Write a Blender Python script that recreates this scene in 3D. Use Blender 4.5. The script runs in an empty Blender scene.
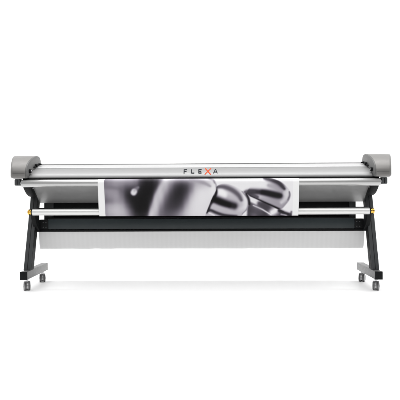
import bpy, bmesh, math, random
from mathutils import Vector, Matrix
R = math.radians
random.seed(3)
S = bpy.context.scene
COL = S.collection

# ------------------------------------------------------------------ camera
DIST, HZ = 5.5, 1.02                      # distance to the front of the feet, eye height
YAW, ROLL = R(1.3), R(-0.27)
cd = bpy.data.cameras.new('camera'); cam = bpy.data.objects.new('camera', cd); COL.objects.link(cam)
cd.sensor_width = 36; cd.lens = 36 * DIST / 4.0
cd.shift_x = 0.0012; cd.shift_y = -0.025
cd.clip_start = 0.05; cd.clip_end = 200
M = Matrix.Translation((DIST * math.sin(YAW), -DIST * math.cos(YAW), HZ)) @ Matrix.Rotation(YAW, 4, 'Z') \
    @ Matrix.Rotation(R(90), 4, 'X') @ Matrix.Rotation(ROLL, 4, 'Z')
cam.matrix_world = M
S.camera = cam

# ------------------------------------------------------------------ studio surroundings and lamps
w = bpy.data.worlds.new('World'); S.world = w; w.use_nodes = True
wn, wl = w.node_tree.nodes, w.node_tree.links
bg = wn['Background']
tc = wn.new('ShaderNodeTexCoord'); sx = wn.new('ShaderNodeSeparateXYZ')
wl.new(tc.outputs['Generated'], sx.inputs[0])
mr = wn.new('ShaderNodeMapRange'); mr.inputs['From Min'].default_value = -0.9; mr.inputs['From Max'].default_value = 0.5
mr.interpolation_type = 'SMOOTHSTEP'
mr.inputs['To Min'].default_value = 0.12; mr.inputs['To Max'].default_value = 1.0
wl.new(sx.outputs['Y'], mr.inputs['Value'])
wl.new(mr.outputs[0], bg.inputs['Strength'])
bg.inputs['Color'].default_value = (1, 1, 1, 1)

def area(name, loc, aim, sx_, sy_, power):
    l = bpy.data.lights.new(name, 'AREA'); l.shape = 'RECTANGLE'; l.size = sx_; l.size_y = sy_; l.energy = power
    o = bpy.data.objects.new(name, l); COL.objects.link(o); o.location = loc
    o.rotation_euler = (Vector(aim) - Vector(loc)).to_track_quat('-Z', 'Y').to_euler()
    return o
area('softbox', (0.0, -2.0, 5.2), (0, 0.0, 0), 10.0, 5.0, 560)
area('backdrop_lamp', (0.0, 1.5, 5.6), (0, 3.9, 0.6), 20.0, 1.4, 1060)
S.view_settings.view_transform = 'Standard'; S.view_settings.look = 'None'
S.view_settings.exposure = -0.52; S.view_settings.gamma = 1
S.render.engine = 'CYCLES'

# ------------------------------------------------------------------ materials
def lin(v): return v / 12.92 if v <= 0.04045 else ((v + 0.055) / 1.055) ** 2.4
def mat(name, rgb, metal=0.0, rough=0.5, coat=0.0, noise=0.0, nscale=60, bump=0.0, bscale=400, stretch=(1, 1, 1), spec=0.5):
    m = bpy.data.materials.new(name); m.use_nodes = True
    n, l = m.node_tree.nodes, m.node_tree.links
    b = n['Principled BSDF']
    b.inputs['Base Color'].default_value = (*rgb, 1); b.inputs['Metallic'].default_value = metal
    b.inputs['Roughness'].default_value = rough; b.inputs['Coat Weight'].default_value = coat
    b.inputs['Specular IOR Level'].default_value = spec
    if noise or bump:
        t = n.new('ShaderNodeTexCoord'); mp = n.new('ShaderNodeMapping'); mp.inputs['Scale'].default_value = stretch
        l.new(t.outputs['Object'], mp.inputs[0])
    if noise:
        nz = n.new('ShaderNodeTexNoise'); nz.inputs['Scale'].default_value = nscale; nz.inputs['Detail'].default_value = 4
        l.new(mp.outputs[0], nz.inputs['Vector'])
        r = n.new('ShaderNodeMapRange'); r.inputs['From Min'].default_value = .3; r.inputs['From Max'].default_value = .7
        r.inputs['To Min'].default_value = rough - noise; r.inputs['To Max'].default_value = rough + noise
        l.new(nz.outputs['Fac'], r.inputs['Value']); l.new(r.outputs[0], b.inputs['Roughness'])
        mx = n.new('ShaderNodeMix'); mx.data_type = 'RGBA'
        mx.inputs['A'].default_value = (*[c * (1 - noise * .6) for c in rgb], 1)
        mx.inputs['B'].default_value = (*[min(1, c * (1 + noise * .6)) for c in rgb], 1)
        l.new(nz.outputs['Fac'], mx.inputs['Factor']); l.new(mx.outputs['Result'], b.inputs['Base Color'])
    if bump:
        n2 = n.new('ShaderNodeTexNoise'); n2.inputs['Scale'].default_value = bscale; n2.inputs['Detail'].default_value = 2
        l.new(mp.outputs[0], n2.inputs['Vector'])
        bp = n.new('ShaderNodeBump'); bp.inputs['Strength'].default_value = bump; bp.inputs['Distance'].default_value = .001
        l.new(n2.outputs['Fac'], bp.inputs['Height']); l.new(bp.outputs[0], b.inputs['Normal'])
    return m

MT = {
 'floor': mat('white_studio_floor', (.93, .93, .93), rough=.6, spec=.2),
 'alu': mat('brushed_aluminium', (.47, .47, .467), metal=.55, rough=.33, noise=.025, nscale=20, stretch=(.3, 12, 12)),
 'cover': mat('silver_cover', (.29, .29, .29), metal=.85, rough=.52, noise=.03, nscale=25, stretch=(.5, 10, 10)),
 'white': mat('white_anodised_roller', (.70, .70, .69), metal=.3, rough=.33, noise=.04, nscale=40),
 'rail': mat('silver_rail', (.50, .50, .50), metal=.6, rough=.42, noise=.03, nscale=25, stretch=(.5, 10, 10)),
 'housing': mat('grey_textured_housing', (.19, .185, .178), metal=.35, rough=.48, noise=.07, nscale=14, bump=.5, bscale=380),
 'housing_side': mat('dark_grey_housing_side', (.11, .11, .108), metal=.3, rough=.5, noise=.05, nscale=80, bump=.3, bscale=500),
 'black': mat('black_powder_coat', (.006, .0065, .007), spec=.15, rough=.6, noise=.06, nscale=50, bump=.25, bscale=700),
 'leg': mat('dark_grey_powder_coat', (.05, .053, .055), metal=.2, rough=.42, noise=.06, nscale=40, bump=.25, bscale=700),
 'foot': mat('grey_foot_coat', (.14, .14, .14), metal=.4, rough=.42, noise=.06, nscale=40, bump=.25, bscale=700),
 'teal': mat('dark_slate_coat', (.020, .027, .030), spec=.35, rough=.4, noise=.06, nscale=40, bump=.2, bscale=700),
 'panel': mat('grey_sheet_metal', (.36, .36, .36), metal=.6, rough=.45, noise=.05, nscale=30),
 'brass': mat('polished_brass', (.80, .50, .10), metal=1, rough=.22, noise=.05),
 'chrome': mat('satin_chrome', (.55, .55, .56), metal=1, rough=.25, noise=.05),
 'hood': mat('light_grey_hood', (.42, .42, .425), metal=.5, rough=.3, noise=.04),
 'rubber': mat('black_rubber', (.018, .018, .018), rough=.6, noise=.08),
 'tyre_grey': mat('grey_tyre', (.11, .11, .112), rough=.5),
 'wheel': mat('grey_wheel', (.38, .38, .385), metal=.3, rough=.4, noise=.06),
 'ink': mat('dark_lettering', (.012, .014, .018), rough=.7, spec=.1),
 'orange': mat('orange_lettering', (.62, .055, .004), rough=.7, spec=.1),
}

def fabric():
    m = mat('pale_grey_mesh_fabric', (.62, .62, .62), rough=.75, spec=.25)
    n, l = m.node_tree.nodes, m.node_tree.links; b = n['Principled BSDF']
    t = n.new('ShaderNodeTexCoord'); s = n.new('ShaderNodeSeparateXYZ'); l.new(t.outputs['Object'], s.inputs[0])
    def wave(sock, f):
        a = n.new('ShaderNodeMath'); a.operation = 'MULTIPLY'; a.inputs[1].default_value = f; l.new(sock, a.inputs[0])
        c = n.new('ShaderNodeMath'); c.operation = 'SINE'; l.new(a.outputs[0], c.inputs[0]); return c
    w1 = wave(s.outputs['X'], 2 * math.pi / .05); w2 = wave(s.outputs['Z'], 2 * math.pi / .012)
    ad = n.new('ShaderNodeMath'); ad.operation = 'MULTIPLY_ADD'; ad.inputs[1].default_value = .35
    l.new(w2.outputs[0], ad.inputs[0]); l.new(w1.outputs[0], ad.inputs[2])
    r = n.new('ShaderNodeMapRange'); r.inputs['From Min'].default_value = -1.4; r.inputs['From Max'].default_value = 1.4
    l.new(ad.outputs[0], r.inputs['Value'])
    mx = n.new('ShaderNodeMix'); mx.data_type = 'RGBA'; mx.inputs['A'].default_value = (.73, .73, .73, 1); mx.inputs['B'].default_value = (.755, .755, .755, 1)
    l.new(r.outputs[0], mx.inputs['Factor']); l.new(mx.outputs['Result'], b.inputs['Base Color'])
    bp = n.new('ShaderNodeBump'); bp.inputs['Strength'].default_value = .15; bp.inputs['Distance'].default_value = .002
    l.new(r.outputs[0], bp.inputs['Height']); l.new(bp.outputs[0], b.inputs['Normal'])
    return m
MT['fabric'] = fabric()

def print_mat():
    m = mat('printed_paper', (1, 1, 1), rough=.55, spec=.12)
    n, l = m.node_tree.nodes, m.node_tree.links
    a = n.new('ShaderNodeAttribute'); a.attribute_name = 'ink'
    l.new(a.outputs['Color'], n['Principled BSDF'].inputs['Base Color'])
    return m
MT['print'] = print_mat()

# ------------------------------------------------------------------ mesh helpers
def link(name, bm, m, parent=None, smooth=True, angle=35):
    me = bpy.data.meshes.new(name)
    bmesh.ops.recalc_face_normals(bm, faces=bm.faces[:])
    for f in bm.faces: f.smooth = smooth
    for e in bm.edges:
        if len(e.link_faces) == 2 and e.calc_face_angle(0) > R(angle): e.smooth = False
    bm.to_mesh(me); bm.free()
    me.materials.append(MT[m])
    o = bpy.data.objects.new(name, me); COL.objects.link(o)
    if parent: o.parent = parent
    return o

def bevel(bm, edges, w, seg=3):
    bmesh.ops.bevel(bm, geom=edges, offset=w, segments=seg, profile=.5, affect='EDGES', clamp_overlap=True)

def box(bm, x0, x1, y0, y1, z0, z1, bev=.003, seg=2):
    t = bmesh.new()
    v = [t.verts.new((x, y, z)) for x in (x0, x1) for y in (y0, y1) for z in (z0, z1)]
    for f in ((0, 1, 3, 2), (4, 6, 7, 5), (0, 4, 5, 1), (2, 3, 7, 6), (0, 2, 6, 4), (1, 5, 7, 3)):
        t.faces.new([v[i] for i in f])
    bmesh.ops.recalc_face_normals(t, faces=t.faces[:])
    if bev: bevel(t, t.edges[:], bev, seg)
    merge(bm, t)

def merge(bm, t, mtx=None):
    if mtx: bmesh.ops.transform(t, matrix=mtx, verts=t.verts[:])
    me = bpy.data.meshes.new('tmp'); t.to_mesh(me); t.free(); bm.from_mesh(me); bpy.data.meshes.remove(me)

def prism(bm, prof, x0, x1, bev=.003, seg=2, sharp_only=20):
    """closed (y, z) outline carried from x0 to x1"""
    t = bmesh.new()
    a = [t.verts.new((x0, y, z)) for y, z in prof]; b = [t.verts.new((x1, y, z)) for y, z in prof]
    n = len(prof)
    t.faces.new(a); t.faces.new(b[::-1])
    for i in range(n): t.faces.new((a[i], a[(i + 1) % n], b[(i + 1) % n], b[i]))
    bmesh.ops.recalc_face_normals(t, faces=t.faces[:])
    if bev: bevel(t, [e for e in t.edges if e.calc_face_angle(0) > R(sharp_only)], bev, seg)
    merge(bm, t)

def lathe_x(bm, cy, cz, pts, seg=40):
    """pts: (x, radius) along the axis; closed at both ends"""
    t = bmesh.new(); rings = []
    for x, r in pts:
        rings.append([t.verts.new((x, cy + r * math.cos(2 * math.pi * k / seg), cz + r * math.sin(2 * math.pi * k / seg))) for k in range(seg)])
    for a, b in zip(rings, rings[1:]):
        for k in range(seg): t.faces.new((a[k], a[(k + 1) % seg], b[(k + 1) % seg], b[k]))
    t.faces.new(rings[0]); t.faces.new(rings[-1][::-1])
    merge(bm, t)

def Zat(py, y):     # height of a level line measured on the photograph, at depth y
    return HZ + (190 - py) * .01 * (1 + y / DIST)

def smooth_curve(pts, n=6):
    out = []
    for i in range(len(pts) - 1):
        p0 = pts[max(i - 1, 0)]; p1 = pts[i]; p2 = pts[i + 1]; p3 = pts[min(i + 2, len(pts) - 1)]
        for k in range(n):
            t = k / n
            out.append(tuple(.5 * (2 * p1[j] + (p2[j] - p0[j]) * t + (2 * p0[j] - 5 * p1[j] + 4 * p2[j] - p3[j]) * t * t
                                   + (3 * p1[j] - p0[j] - 3 * p2[j] + p3[j]) * t ** 3) for j in range(2)))
    out.append(pts[-1]); return out

# ------------------------------------------------------------------ setting
bm = bmesh.new()
v = [bm.verts.new(p) for p in ((-14, -9, 0), (14, -9, 0), (14, 4, 0), (-14, 4, 0))]; bm.faces.new(v)
fl = link('floor', bm, 'floor'); fl['kind'] = 'structure'
bm = bmesh.new(); rows = []
for k in range(25):
    a = R(90) * k / 24
    rows.append((4 + 2 * math.sin(a), 2 - 2 * math.cos(a)))
rows.append((6, 9))
pr = None
for y, z in rows:
    c = (bm.verts.new((-14, y, z)), bm.verts.new((14, y, z)))
    if pr: bm.faces.new((pr[0], pr[1], c[1], c[0]))
    pr = c
bd = link('backdrop', bm, 'floor', angle=60); bd['kind'] = 'structure'

# ------------------------------------------------------------------ the machine
root = bpy.data.objects.new('wide_format_printer', None); COL.objects.link(root); root.location = (0, 0, 0)
root['label'] = 'very wide silver and black large format printer standing on two castered legs'
root['category'] = 'printer'

# --- end housings
arc = smooth_curve([(0, 1.20), (.006, Zat(169, 0)), (.03, Zat(165.2, .03)), (.085, Zat(161.2, .085)), (.19, Zat(157.3, .19)),
                    (.32, Zat(155.2, .32)), (.41, Zat(155.3, .41)), (.465, Zat(158.2, .465)), (.49, Zat(163, .49))], 5)
outline = [(.012, 1.147), (0, 1.165)] + arc + [(.495, 1.20), (.495, 1.147)]
def housing(s):
    t = bmesh.new()
    xi, xo = 1.757, 1.905
    fl_ = lambda y: xo + .30 * max(0, y)
    a = [t.verts.new((s * xi, y, z)) for y, z in outline]; b = [t.verts.new((s * fl_(y), y, z)) for y, z in outline]
    n = len(outline)
    fa = t.faces.new(a); fb = t.faces.new(b[::-1])
    for i in range(n): t.faces.new((a[i], a[(i + 1) % n], b[(i + 1) % n], b[i]))
    bmesh.ops.recalc_face_normals(t, faces=t.faces[:])
    bevel(t, [e for e in fb.edges], .024, 5)
    t.edges.ensure_lookup_table()
    bevel(t, [e for e in t.edges if all(abs(v.co.x - s * xi) < 1e-5 for v in e.verts)], .004, 2)
    bm = bmesh.new(); merge(bm, t)
    h = link('end_housing', bm, 'housing', root, angle=30)
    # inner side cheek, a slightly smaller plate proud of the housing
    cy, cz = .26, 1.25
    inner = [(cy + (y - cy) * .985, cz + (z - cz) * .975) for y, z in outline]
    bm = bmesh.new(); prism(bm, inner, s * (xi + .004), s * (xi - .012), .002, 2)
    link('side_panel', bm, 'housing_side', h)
    # cover seam strip low on the front
    bm = bmesh.new(); prism(bm, [(-.004, 1.196), (-.004, 1.2), (.003, 1.2), (.003, 1.196)], s * (xi + .004), s * (xo - .018), .0008, 1)
    link('seam_trim', bm, 'housing_side', h)
    # black round knob on the inner cheek
    bm = bmesh.new()
    x0 = xi - .012
    lathe_x(bm, .10, 1.222, [(s * (x0 + .002), .020), (s * (x0 - .004), .022), (s * (x0 - .016), .020), (s * (x0 - .019), .016)], 24)
    link('knob', bm, 'black', h)
    bm = bmesh.new(); lathe_x(bm, .10, 1.222, [(s * (x0 - .018), .007), (s * (x0 - .024), .006)], 16)
    link('screw', bm, 'chrome', h)
    # small clamp lever above the rail
    bm = bmesh.new()
    prism(bm, [(.22, 1.272), (.40, 1.318), (.41, 1.309), (.41, 1.300), (.23, 1.258)], s * (x0 - .002), s * (x0 - .012), .002, 2)
    lathe_x(bm, .29, 1.288, [(s * (x0), .016), (s * (x0 - .022), .016), (s * (x0 - .025), .012)], 20)
    lathe_x(bm, .385, 1.305, [(s * (x0), .009), (s * (x0 - .035), .009)], 16)
    link('clamp_lever', bm, 'black', h)
for s in (-1, 1): housing(s)

# --- long top cover and the bright rail behind it
cov = smooth_curve([(.082, 1.148), (.086, 1.166), (.104, 1.186), (.15, 1.211), (.21, 1.236), (.268, 1.2535)], 5)
bm = bmesh.new()
prism(bm, cov + [(.27, 1.16), (.27, 1.148)], -1.744, 1.744, .0015, 1, 40)
cover = link('top_cover', bm, 'cover', root, angle=25)
bm = bmesh.new()
rl = smooth_curve([(.272, 1.252), (.276, 1.262), (.30, 1.271), (.38, 1.287), (.445, 1.300)], 4)
prism(bm, rl + [(.455, 1.297), (.46, 1.15), (.272, 1.15)], -1.743, 1.743, .0015, 1, 40)
rail = link('top_rail', bm, 'rail', root, angle=25)
bm = bmesh.new(); prism(bm, [(.448, 1.295), (.448, 1.309), (.456, 1.309), (.456, 1.295)], -1.742, 1.742, .001, 1)
link('rail_lip', bm, 'panel', rail)
bm = bmesh.new(); prism(bm, [(.086, 1.136), (.086, 1.1465), (.26, 1.1465), (.26, 1.136)], -1.742, 1.742, .001, 1)
link('lower_edge', bm, 'black', cover)

# --- raised lettering on the cover
def on_cover(py):
    """point and normal of the cover surface that shows at level py"""
    for (ya, za), (yb, zb) in zip(cov, cov[1:]):
        pa = 190 - (za - HZ) * 100 / (1 + ya / DIST); pb = 190 - (zb - HZ) * 100 / (1 + yb / DIST)
        if pa >= py >= pb:
            t = (pa - py) / (pa - pb + 1e-9); d = Vector((0, yb - ya, zb - za)).normalized()
            return ya + (yb - ya) * t, za + (zb - za) * t, Vector((0, -d.z, d.y))
    return cov[-1][0], cov[-1][1], Vector((0, -1, 0))
def stroke(bm, p, q, wd, lift=.0):
    """a bar from p to q given in photo units on the cover, its thickness sampled along the curved surface"""
    t = bmesh.new(); p = Vector(p); q = Vector(q); d = (q - p); L = d.length; d /= L; nrm = Vector((-d.y, d.x)) * wd / 2
    N = 8; top = []; bot = []
    for k in range(N + 1):
        c = p + d * L * k / N
        for lst, h in ((top, .0022 + lift), (bot, -.001)):
            row = []
            for sg in (-1, 1):
                e = c + nrm * sg
                y, z, nn = on_cover(e.y)
                P = Vector(((e.x - 199.6) * .01 * (1 + y / DIST), y, z)) + nn * h
                row.append(t.verts.new(P))
            lst.append(row)
    for k in range(N):
        t.faces.new((top[k][0], top[k + 1][0], top[k + 1][1], top[k][1]))
        for j in (0, 1): t.faces.new((top[k][j], top[k + 1][j], bot[k + 1][j], bot[k][j]))
    t.faces.new((top[0][0], top[0][1], bot[0][1], bot[0][0])); t.faces.new((top[N][0], top[N][1], bot[N][1], bot[N][0]))
    merge(bm, t)
T, B = 169.3, 173.5
w_ = .95
def letter(name, bars, m, wd=w_):
    bm = bmesh.new()
    for i, (p, q) in enumerate(bars): stroke(bm, p, q, wd, i * .0002)
    link(name, bm, m, cover, smooth=False)
letter('letter_f', [((183.95, B), (183.95, T)), ((184.3, T + .37), (186.8, T + .37)), ((184.3, 171.5), (186.4, 171.5))], 'ink')
letter('letter_l', [((191.3, B), (191.3, T)), ((191.65, B - .37), (194.2, B - .37))], 'ink')
letter('letter_e', [((198.6, B), (198.6, T)), ((198.95, T + .37), (201.4, T + .37)), ((198.95, 171.4), (201.1, 171.4)), ((198.95, B - .37), (201.4, B - .37))], 'ink')
letter('letter_x', [((204.7, 174.6), (210.7, 168.5)), ((205.0, 168.5), (210.6, 174.6))], 'orange', .85)
letter('letter_a', [((213.3, B), (215.15, T)), ((217.2, B), (215.35, T)), ((214.2, 172.2), (216.3, 172.2))], 'ink', .7)

# --- feed roller with end blocks
bm = bmesh.new()
fz, fy, fr = 1.0945, .045, .0375
lathe_x(bm, fy, fz, [(-1.806, .028), (-1.806, .035), (-1.802, fr), (1.802, fr), (1.806, .035), (1.806, .028)], 64)
link('feed_roller', bm, 'alu', root)
for s in (-1, 1):
    bm = bmesh.new()
    t = bmesh.new(); box(t, s * 1.816, s * 1.872, .012, .10, 1.072, 1.139, .012, 4); merge(bm, t)
    blk = link('roller_end_block', bm, 'leg', root)
    bm = bmesh.new(); lathe_x(bm, fy, fz + .006, [(s * 1.800, .018), (s * 1.820, .018)], 24); link('axle', bm, 'chrome', blk)
    bm = bmesh.new(); box(bm, s * 1.838, s * 1.846, .0095, .014, 1.080, 1.131, .001, 1); link('groove_trim', bm, 'black', blk)

# --- side plates carrying the rollers
sp = smooth_curve([(.088, 1.147), (.085, 1.10), (.092, 1.065), (.13, 1.028), (.20, .985), (.27, .962), (.33, .955)], 5)
for s in (-1, 1):
    bm = bmesh.new(); prism(bm, sp + [(.50, .955), (.50, 1.143)], s * 1.737, s * 1.812, .003, 2, 30)
    p = link('side_plate', bm, 'black', root)
    for (y, z) in ((.17, 1.045), (.30, 1.0), (.42, 1.05)):
        bm = bmesh.new(); lathe_x(bm, y, z, [(s * 1.74, .009), (s * 1.730, .009), (s * 1.727, .006)], 12); link('bolt', bm, 'chrome', p)
    bm = bmesh.new(); box(bm, s * 1.66, s * 1.735, .25, .30, Zat(190.5, .25), Zat(189.7, .25), .001, 1)
    link('bracket', bm, 'chrome', p)

# --- slanted guide panel under the feed roller
bm = bmesh.new()
prism(bm, [(.115, 1.10), (.121, 1.10), (.405, .896), (.425, .896), (.425, .89), (.398, .889)], -1.734, 1.734, .001, 1)
link('guide_panel', bm, 'panel', root)

# --- black rear rail with grey ends
bm = bmesh.new(); box(bm, -1.598, 1.598, .45, .51, Zat(218.4, .45), Zat(201.0, .45), .004)
rr = link('rear_rail', bm, 'black', root)
for s in (-1, 1):
    bm = bmesh.new(); box(bm, s * 1.60, s * (1.703 if s < 0 else 1.668), .445, .515, Zat(219.5, .45), Zat(201.4, .45), .003)
    link('rail_end', bm, 'leg', rr)
bm = bmesh.new(); box(bm, -1.735, 1.735, .33, .35, Zat(209.5, .33), Zat(207.3, .33), .002)
link('cross_rod', bm, 'black', root)

# --- take-up roller in front of the legs
bm = bmesh.new(); ry, rz, rr_ = .095, .8003, .0335
lathe_x(bm, ry, rz, [(-1.714, .024), (-1.714, .031), (-1.711, rr_), (1.711, rr_), (1.714, .031), (1.714, .024)], 64)
link('take_up_roller', bm, 'white', root)
for s in (-1, 1):
    bm = bmesh.new()
    cur = smooth_curve([(.168, .80), (.168, .765), (.195, .70), (.24, .645), (.30, .605), (.318, .582)], 5)
    prism(bm, cur + [(.43, .582), (.43, .70), (.31, .705), (.31, .80)], s * 1.712, s * 1.757, .003, 2, 30)
    br = link('roller_bracket', bm, 'black', root)
    bm = bmesh.new(); box(bm, s * 1.7155, s * 1.7215, .058, .20, .766, .836, .002); link('bearing_plate', bm, 'black', br)
    bm = bmesh.new()
    lathe_x(bm, ry, rz + .001, [(s * 1.722, .020), (s * 1.7245, .027), (s * 1.7345, .0275), (s * 1.7365, .022), (s * 1.7445, .022), (s * 1.7465, .0275), (s * 1.7575, .027), (s * 1.7605, .021)], 32)
    link('brass_knob', bm, 'brass', br)

# --- cross beam with its lower flange and end connectors
bm = bmesh.new(); box(bm, -1.628, 1.628, .34, .44, .606, .717, .004)
cb = link('cross_beam', bm, 'teal', root)
bm = bmesh.new(); box(bm, -1.735, 1.735, .333, .445, .581, .603, .002); link('lower_flange', bm, 'black', cb)
bm = bmesh.new(); box(bm, -1.626, 1.626, .345, .435, .7185, .727, .002); link('upper_edge', bm, 'black', cb)
for s in (-1, 1):
    bm = bmesh.new(); box(bm, s * 1.631, s * 1.738, .338, .442, .605, .708, .003)
    c = link('beam_connector', bm, 'black', cb)
    for x in (1.65, 1.68):
        for z in (.63, .68):
            t = bmesh.new(); lathe_x(t, 0, 0, [(0, .006), (.004, .006), (.005, .004)], 10)
            bm = bmesh.new(); merge(bm, t, Matrix.Translation((s * x, .339, z)) @ Matrix.Rotation(R(-90), 4, 'Z')); link('bolt', bm, 'leg', c)

# --- pale catch tray
def tray():
    prof = [(.345, .579)] + smooth_curve([(.350, .56), (.372, .47), (.386, .415), (.395, .400), (.42, .390), (.56, .383), (.70, .392), (.76, .42), (.775, .50), (.78, .575)], 6)
    bm = bmesh.new(); NX = 200; rows = []
    rnd = [random.uniform(-1, 1) for _ in range(60)]
    for i in range(NX + 1):
        x = -1.733 + 3.466 * i / NX; row = []
        f = (i / NX) * 40; k = int(f); u = f - k; u = u * u * (3 - 2 * u)
        wv = rnd[k] * (1 - u) + rnd[k + 1] * u
        for j, (y, z) in enumerate(prof):
            a = math.sin(math.pi * j / (len(prof) - 1))
            row.append(bm.verts.new((x, y + wv * .0016 * a, z + wv * .0012 * a)))
        rows.append(row)
    for a, b in zip(rows, rows[1:]):
        for j in range(len(prof) - 1): bm.faces.new((a[j], a[j + 1], b[j + 1], b[j]))
    for r_ in (rows[0], rows[-1]): bm.faces.new(r_)
    return link('catch_tray', bm, 'fabric', root, angle=50)
tray()

# --- legs, feet, casters
for s in (-1, 1):
    bm = bmesh.new()
    def fy_(z): return .105 + (z - .2) * .315
    prism(bm, [(fy_(.203), .203), (fy_(1.0), 1.0), (fy_(1.0) + .105, 1.0), (fy_(.203) + .105, .203)], s * 1.741, s * 1.8155, .004, 3)
    leg = link('leg', bm, 'leg', root)
    bm = bmesh.new()                      # black strip painting in the shade on the leg's inner side
    prism(bm, [(fy_(.207) + .008, .207), (fy_(.95) + .008, .95), (fy_(.95) + .097, .95), (fy_(.207) + .097, .207)], s * 1.7385, s * 1.745, .001, 1)
    link('inner_shade_strip', bm, 'black', leg)
    bm = bmesh.new()
    prism(bm, [(fy_(.21) - .0015, .21), (fy_(.95) - .0015, .95), (fy_(.95) + .003, .95), (fy_(.21) + .003, .21)], s * 1.774, s * 1.779, .0005, 1)
    link('front_groove', bm, 'black', leg)
    bm = bmesh.new(); box(bm, s * 1.7405, s * 1.8155, .006, .684, .122, .202, .004, 3)
    ft = link('foot', bm, 'foot', root)
    for a, b in ((0, .007), (.683, .690)):
        bm = bmesh.new(); box(bm, s * 1.7400, s * 1.8160, a, b, .1215, .2025, .002, 2); link('end_cap', bm, 'black', ft)

def caster(x, y, swivel):
    e = bpy.data.objects.new('caster', None); COL.objects.link(e); e.parent = root; e.location = (x, y, 0); e.rotation_euler = (0, 0, swivel)
    r = .043
    for sx_ in (-1, 1):
        bm = bmesh.new()
        lathe_x(bm, 0, r, [(sx_ * .010, .030), (sx_ * .010, .040), (sx_ * .013, r), (sx_ * .028, r), (sx_ * .033, .038), (sx_ * .034, .028),
                           (sx_ * .031, .026), (sx_ * .031, .014), (sx_ * .036, .012), (sx_ * .037, .006)], 40)
        link('wheel', bm, 'wheel', e)
        bm = bmesh.new()
        lathe_x(bm, 0, r, [(sx_ * .015, r - .001), (sx_ * .015, r + .0006), (sx_ * .026, r + .0006), (sx_ * .026, r - .001)], 40)
        link('tyre', bm, 'tyre_grey', e)
    # hood: a curved shell over the twin wheels with a neck
    bm = bmesh.new(); pts = []
    for k in range(15):
        a = R(-25 + 228 * k / 14); pts.append((.050 * math.cos(a), r + .050 * math.sin(a)))
    inn = [(y_ * .9, r + (z_ - r) * .9) for y_, z_ in pts[::-1]]
    prism(bm, pts + inn, -.0085, .0085, .001, 1, 40)
    top = pts[4:10]; inn2 = [(y_ * .925, r + (z_ - r) * .925) for y_, z_ in top[::-1]]
    prism(bm, top + inn2, -.031, .031, .004, 3, 40)
    link('hood', bm, 'hood', e)
    t = bmesh.new(); lathe_x(t, 0, 0, [(0, .013), (.012, .013), (.012, .017), (.024, .017), (.0245, .012), (.034, .012)], 24)
    bm = bmesh.new(); merge(bm, t, Matrix.Translation((0, 0, .089)) @ Matrix.Rotation(R(-90), 4, 'Y')); link('stem', bm, 'chrome', e)
    bm = bmesh.new(); lathe_x(bm, 0, r, [(-.0095, .036), (-.0075, .038), (.0075, .038), (.0095, .036)], 32); link('hub', bm, 'rubber', e)
    return e
caster(-1.778, .104, R(24)); caster(1.778, .104, R(-20)); caster(-1.778, .62, R(18)); caster(1.778, .62, R(-26))

# ------------------------------------------------------------------ the printed sheet
def sst(a, b, x):
    if a == b: return float(x > a)
    t = min(1, max(0, (x - a) / (b - a))); return t * t * (3 - 2 * t)
GX = [104, 110, 116, 122, 127, 131, 136, 141, 146, 151, 156, 161, 166, 171, 176, 181, 186, 191, 196, 202, 208, 214]
GY = [179, 183, 187, 191, 196, 201, 206, 211, 215]
GV = [[.60, .66, .72, .74, .72, .70, .62, .40, .30, .30, .40, .60, .82, .88, .90, .90, .90, .86, .82, .85, .84, .90],
      [.52, .62, .68, .66, .62, .62, .56, .28, .16, .15, .20, .45, .82, .64, .42, .34, .40, .58, .72, .72, .82, .90],
      [.58, .58, .60, .55, .42, .40, .38, .18, .13, .13, .22, .62, .80, .55, .31, .22, .28, .52, .80, .84, .86, .92],
      [.62, .66, .66, .50, .28, .22, .24, .14, .11, .12, .35, .80, .70, .40, .22, .20, .30, .60, .86, .90, .90, .92],
      [.56, .64, .68, .56, .25, .15, .14, .11, .11, .15, .58, .84, .54, .31, .22, .22, .40, .76, .88, .90, .90, .91],
      [.48, .56, .66, .62, .35, .15, .12, .10, .11, .24, .76, .76, .42, .28, .24, .27, .56, .84, .89, .90, .89, .88],
      [.66, .74, .77, .74, .52, .22, .12, .10, .11, .40, .84, .62, .36, .30, .28, .38, .72, .87, .89, .89, .88, .86],
      [.68, .77, .80, .78, .66, .35, .13, .11, .13, .64, .82, .52, .38, .36, .39, .56, .80, .87, .89, .89, .88, .86],
      [.66, .74, .78, .77, .70, .45, .24, .20, .30, .80, .74, .52, .46, .48, .58, .72, .82, .87, .88, .88, .88, .86]]
_lat = {}
def _lattice(i, j):
    """tone of the left surfaces, blended along the direction in which the reflections run"""
    if (i, j) not in _lat:
        ax, ay = -.37, .93; n = dsum = 0.
        for b, gy in enumerate(GY):
            for a, gx in enumerate(GX):
                dx, dy = i - gx, j - gy
                if abs(dx) > 14 or abs(dy) > 14: continue
                u = dx * ax + dy * ay; t = dx * ay - dy * ax
                sa, st = (3.4, 3.4) if gx < 138 else (4.6, 2.4) if gx < 160 else (4.4, 3.3)
                w = math.exp(-(u / sa) ** 2 - (t / st) ** 2); n += w * GV[b][a]; dsum += w
        _lat[(i, j)] = n / max(dsum, 1e-12)
    return _lat[(i, j)]
def grid(x, y):
    i, j = math.floor(x), math.floor(y); u, t = x - i, y - j
    return (_lattice(i, j) * (1 - u) + _lattice(i + 1, j) * u) * (1 - t) + (_lattice(i, j + 1) * (1 - u) + _lattice(i + 1, j + 1) * u) * t
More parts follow.
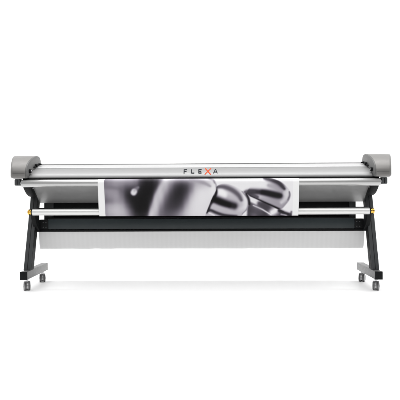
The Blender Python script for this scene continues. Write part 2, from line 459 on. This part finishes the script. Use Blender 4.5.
def pdist(x, y, poly):
    """distance to a polyline, signed side (+ = right of travel on screen) and position along it"""
    best = (1e9, 0, 0); L = len(poly) - 1
    for i in range(L):
        ax, ay = poly[i]; bx, by = poly[i + 1]; dx, dy = bx - ax, by - ay
        t = max(0, min(1, ((x - ax) * dx + (y - ay) * dy) / (dx * dx + dy * dy)))
        ex, ey = x - ax - dx * t, y - ay - dy * t; d = math.hypot(ex, ey)
        if d < best[0]: best = (d, (1 if dx * ey - dy * ex > 0 else -1), (i + t) / L)
    return best
def inside(x, y, poly):
    c = False; n = len(poly)
    for i in range(n):
        ax, ay = poly[i]; bx, by = poly[(i + 1) % n]
        if (ay > y) != (by > y) and x < (bx - ax) * (y - ay) / (by - ay) + ax: c = not c
    return c
def smp(pts, n=6): return smooth_curve(pts, n)
def line(v, x, y, poly, half, soft, val, k=1., taper=0):
    """a soft stroke: full strength near the polyline, fading like a brushed reflection"""
    if not (min(p[0] for p in poly) - 9 < x < max(p[0] for p in poly) + 9): return v
    d, s_, t = pdist(x, y, poly)
    q = 1 - taper * abs(2 * t - 1) ** 2
    a = k * math.exp(-(max(0, d - half * q * .5) / (soft * .55 * (.4 + .6 * q) + half * .5 * q)) ** 2)
    return v + (val - v) * a
def region(poly, x, y, soft):
    d, _, _ = pdist(x, y, poly + [poly[0]]); sd = d if inside(x, y, poly) else -d
    return sst(-soft / 2, soft / 2, sd)
HL = smp([(149.5, 217), (153.5, 205), (156.5, 196), (160, 189), (166, 179)])
BIGEDGE = smp([(211, 176), (214.5, 182), (216.2, 189), (213, 196), (209, 205), (204.5, 217)])
LINK1 = smp([(205, 214), (209, 203), (213, 193), (217.5, 186), (225, 184), (234, 186.5), (242, 191.5), (247.4, 198), (248.4, 204), (246.8, 210), (243, 214), (238, 219), (220, 220), (205, 219)])
RING = smp([(245.8, 193.6), (250, 187), (257, 181), (266, 178.5), (277, 181), (285, 186.5), (289.5, 193), (289.3, 199), (285.5, 205), (279.5, 210), (270, 206.2), (258, 200.6), (250, 197)])
def art(x, y):
    v = grid(x, y)
    if x < 150:
        d, _, _ = pdist(x, y, [(133.6, 192.6), (134.2, 191.6)]); v += (.88 - v) * math.exp(-(max(0, d - 1.2) / 2.0) ** 3.0)
        v = line(v, x, y, [(134.6, 190.5), (138.4, 187.4)], .5, 3.0, .70, .6, .5)
        v = line(v, x, y, [(104, 187), (112, 187.5), (122, 189)], .3, 3, .50, .35)
    if 140 < x < 180:
        v = line(v, x, y, HL, .8, 3.6, .88, .65)
    if x > 185:
        v = line(v, x, y, smp([(190, 180.2), (197, 181), (204, 183.2), (210, 186.5)]), .5, 3.0, .62, .6, .6)
        v = line(v, x, y, [(207, 178), (213, 180.4), (214.6, 183)], .2, 1.6, .55, .6)
    if x > 200:
        b = 300
        for (ax, ay), (bx, by) in zip(BIGEDGE, BIGEDGE[1:]):
            if ay <= y <= by: b = ax + (bx - ax) * (y - ay) / (by - ay + 1e-9)
        m_ = sst(-.45, .45, x - b)
        v2 = .93
        dg = y - (194.6 + (x - 246) * .465)             # distance below the ring's dark lower edge
        low = sst(-.5, .5, dg) * sst(245.5, 248.5, x) * (1 - sst(281, 286, x - max(0, dg - 2) * 1.2))
        u = .44 + .10 * math.sin(x * .35)
        u += (.92 - u) * (1 - sst(4.5, 7.5, dg + max(0, x - 256) * .62)) * (1 - sst(258, 264, x))
        u = line(u, x, y, [(259, 204), (264, 206), (268, 208.5)], 1.6, 3.6, .34, .9, .4)
        u = line(u, x, y, [(253, 206), (262, 210), (271, 215.4)], .1, 1.4, .95, .9, .3)
        u = line(u, x, y, [(250, 210), (256, 212), (262, 217)], 1.2, 5, .34, .7)
        u = line(u, x, y, [(272, 213), (276, 210.5)], 1.2, 4.0, .93, 1)
        v2 += (u - v2) * low
        v2 = line(v2, x, y, [(279, 211.2), (284, 213.6), (290, 215.5)], .8, 1.9, .20, .95)
        v2 = line(v2, x, y, [(289.6, 217), (291, 212.5)], .2, 1.6, .35, .7)
        v2 = line(v2, x, y, [(281, 214.8), (286, 216)], .2, 1.2, .85, .7)
        # ring
        r_ = region(RING, x, y, 1.6)
        q = .93 - .10 * sst(262, 284, x) - .15 * sst(195, 201, y)
        q = line(q, x, y, smp([(262, 200), (270, 202.5), (279, 205)]), 1.2, 5, .66, .6, .3)
        q = line(q, x, y, smp([(281, 203), (286, 198), (287.2, 192)]), .6, 3.2, .88, .7, .3)
        q = line(q, x, y, smp([(268, 186), (276, 188.5), (281, 192)]), 1.0, 4, .62, .6, .5)
        q = line(q, x, y, smp([(246, 192.4), (252, 192.2), (259, 192.6), (266, 193.4), (272, 194.8), (279, 196.4)]), 1.2, 3.4, .22, .93, .1)
        q = line(q, x, y, smp([(262, 192.8), (270, 194.6), (276, 195.9), (279.5, 196.3)]), 1.8, 2.8, .13, .85, .3)
        q = line(q, x, y, smp([(264, 178.8), (271, 180.2), (278, 183.6), (283.4, 189.4)]), 1.1, 3.4, .26, .92, .6)
        q = line(q, x, y, smp([(288.6, 192.5), (289, 196), (287.4, 200.5)]), .2, 1.7, .42, .75, .4)
        q = line(q, x, y, smp([(246, 194.8), (252, 197.8), (262, 202.4), (272, 206.8), (279, 210)]), .35, 1.7, .07, .98)
        q = line(q, x, y, smp([(247, 193.5), (252, 195.5), (257, 197.6)]), .8, 2.4, .28, .75, .3)
        q = line(q, x, y, smp([(279.6, 210), (284.6, 205.6), (288.4, 200)]), .2, 1.6, .62, .5)
        v2 += (q - v2) * r_
        v2 = line(v2, x, y, smp([(244.6, 192.6), (248, 191.8), (254, 192)]), .6, 2.6, .34, .8, .3)
        # first link
        r_ = region(LINK1, x, y, 1.2); q = .90 - .12 * sst(207, 214, y)
        q = line(q, x, y, smp([(226, 197), (234, 200), (240, 205)]), 1.5, 6, .72, .6, .3)
        q = line(q, x, y, smp([(216, 187.4), (224, 187.4), (232, 190.6), (238, 195.4), (241, 200.4)]), .8, 3.8, .40, .88, .5)
        d, _, _ = pdist(x, y, [(220.4, 193.6), (222.6, 195.4)]); q += (.96 - q) * math.exp(-(d / 4.4) ** 4)
        q = line(q, x, y, smp([(209, 198), (216, 200.2), (225, 203.8), (234, 206.4)]), 1.8, 4.4, .16, .95, .15)
        q = line(q, x, y, smp([(209, 199), (215, 200.6), (222, 203.2), (229, 205.6)]), 1.4, 2.8, .07, .85, .25)
        q = line(q, x, y, smp([(215.6, 188), (215.8, 194), (211.4, 203), (207, 212)]), .4, 2.0, .08, .92, .2)
        q = line(q, x, y, smp([(213, 207), (218, 209.4), (226, 211.6)]), .8, 4.0, .76, .8)
        q = line(q, x, y, smp([(205.5, 212.5), (210, 210.6), (216, 213), (224, 215.6), (236, 217)]), .4, 2.2, .20, .85)
        q = line(q, x, y, [(208.5, 213.2), (214, 215.6)], .1, 1.2, .92, .8)
        q = line(q, x, y, smp([(242, 192), (247, 198.6), (248, 204), (246.4, 210), (242.4, 214.6)]), .15, 1.5, .42, .5, .2)
        v2 += (q - v2) * r_
        v2 = line(v2, x, y, smp([(245.8, 194.4), (248.4, 199.6), (249, 204.6)]), .25, 1.7, .14, .9, .2)
        v = v + (v2 - v) * m_
        v = line(v, x, y, [(213.8, 180), (216, 185.5), (216.2, 190)], .1, 1.3, .45, .4)
    return max(.03, min(.95, v))

def sheet():
    x0, x1 = -1.024, .995                 # sheet edges
    h = []                                # path from the slot, over the feed roller, down to the take-up roller
    R1 = fr + .0015; R2 = rr_ + .0015
    for k in range(9): h.append((.118 - .0125 * k * .6, 1.1355 - .0000 * k))
    h = [(.10, 1.1342), (.075, 1.1342)]
    for k in range(13):
        a = R(80 + 114.5 * k / 12); h.append((fy + R1 * math.cos(a), fz + R1 * math.sin(a)))
    ys, zs = h[-1]; ye, ze = ry + R2 * math.cos(R(194.5)), rz + R2 * math.sin(R(194.5))
    for k in range(1, 60):
        t = k / 60; h.append((ys + (ye - ys) * t, zs + (ze - zs) * t))
    for k in range(14):
        a = R(194.5 + 42 * k / 13); h.append((ry + R2 * math.cos(a), rz + R2 * math.sin(a)))
    for k in range(1, 4): h.append((h[-1][0] + .002, h[-1][1] - .0045))
    bm = bmesh.new(); lay = bm.verts.layers.float_color.new('ink')
    NX = 520; rows = []
    def colour(px, py):
        if px < 104.2 or px > 292.3: L = .955; t_ = 0
        else:
            L = art(px, py); L = L - .075 * math.sin(math.pi * min(1, .12 + L * .98)) 
            t_ = 1
        tint = .02 * math.sin(math.pi * L) * t_
        k = .88
        return (k * lin(L), k * lin(max(0, L - tint)), k * lin(min(1, L + tint * .9)), 1)
    pys = [190 - (z - HZ) * 100 / (1 + y / DIST) for y, z in h]
    for i in range(NX + 1):
        x = x0 + (x1 - x0) * i / NX; px = 98.0 + 200.1 * i / NX; row = []
        for jj, ((y, z), py) in enumerate(zip(h, pys)):
            free = math.sin(math.pi * max(0, min(1, (jj - 14) / 60)))
            y += free * (.0022 * math.sin(x * 7.1 + 1) + .0014 * math.sin(x * 17.3) - .006 * abs(2 * i / NX - 1) ** 14)
            vv = bm.verts.new((x, y, z)); vv[lay] = colour(px, py + .3); row.append(vv)
        rows.append(row)
    for a, b in zip(rows, rows[1:]):
        for j in range(len(h) - 1): bm.faces.new((a[j], a[j + 1], b[j + 1], b[j]))
    o = link('printed_sheet', bm, 'print', None, angle=80)
    sm = o.modifiers.new('thickness', 'SOLIDIFY'); sm.thickness = .0007; sm.offset = 0
    o['label'] = 'black and white print of abstract chrome shapes with white side margins hanging over the rollers'
    o['category'] = 'print'
sheet()
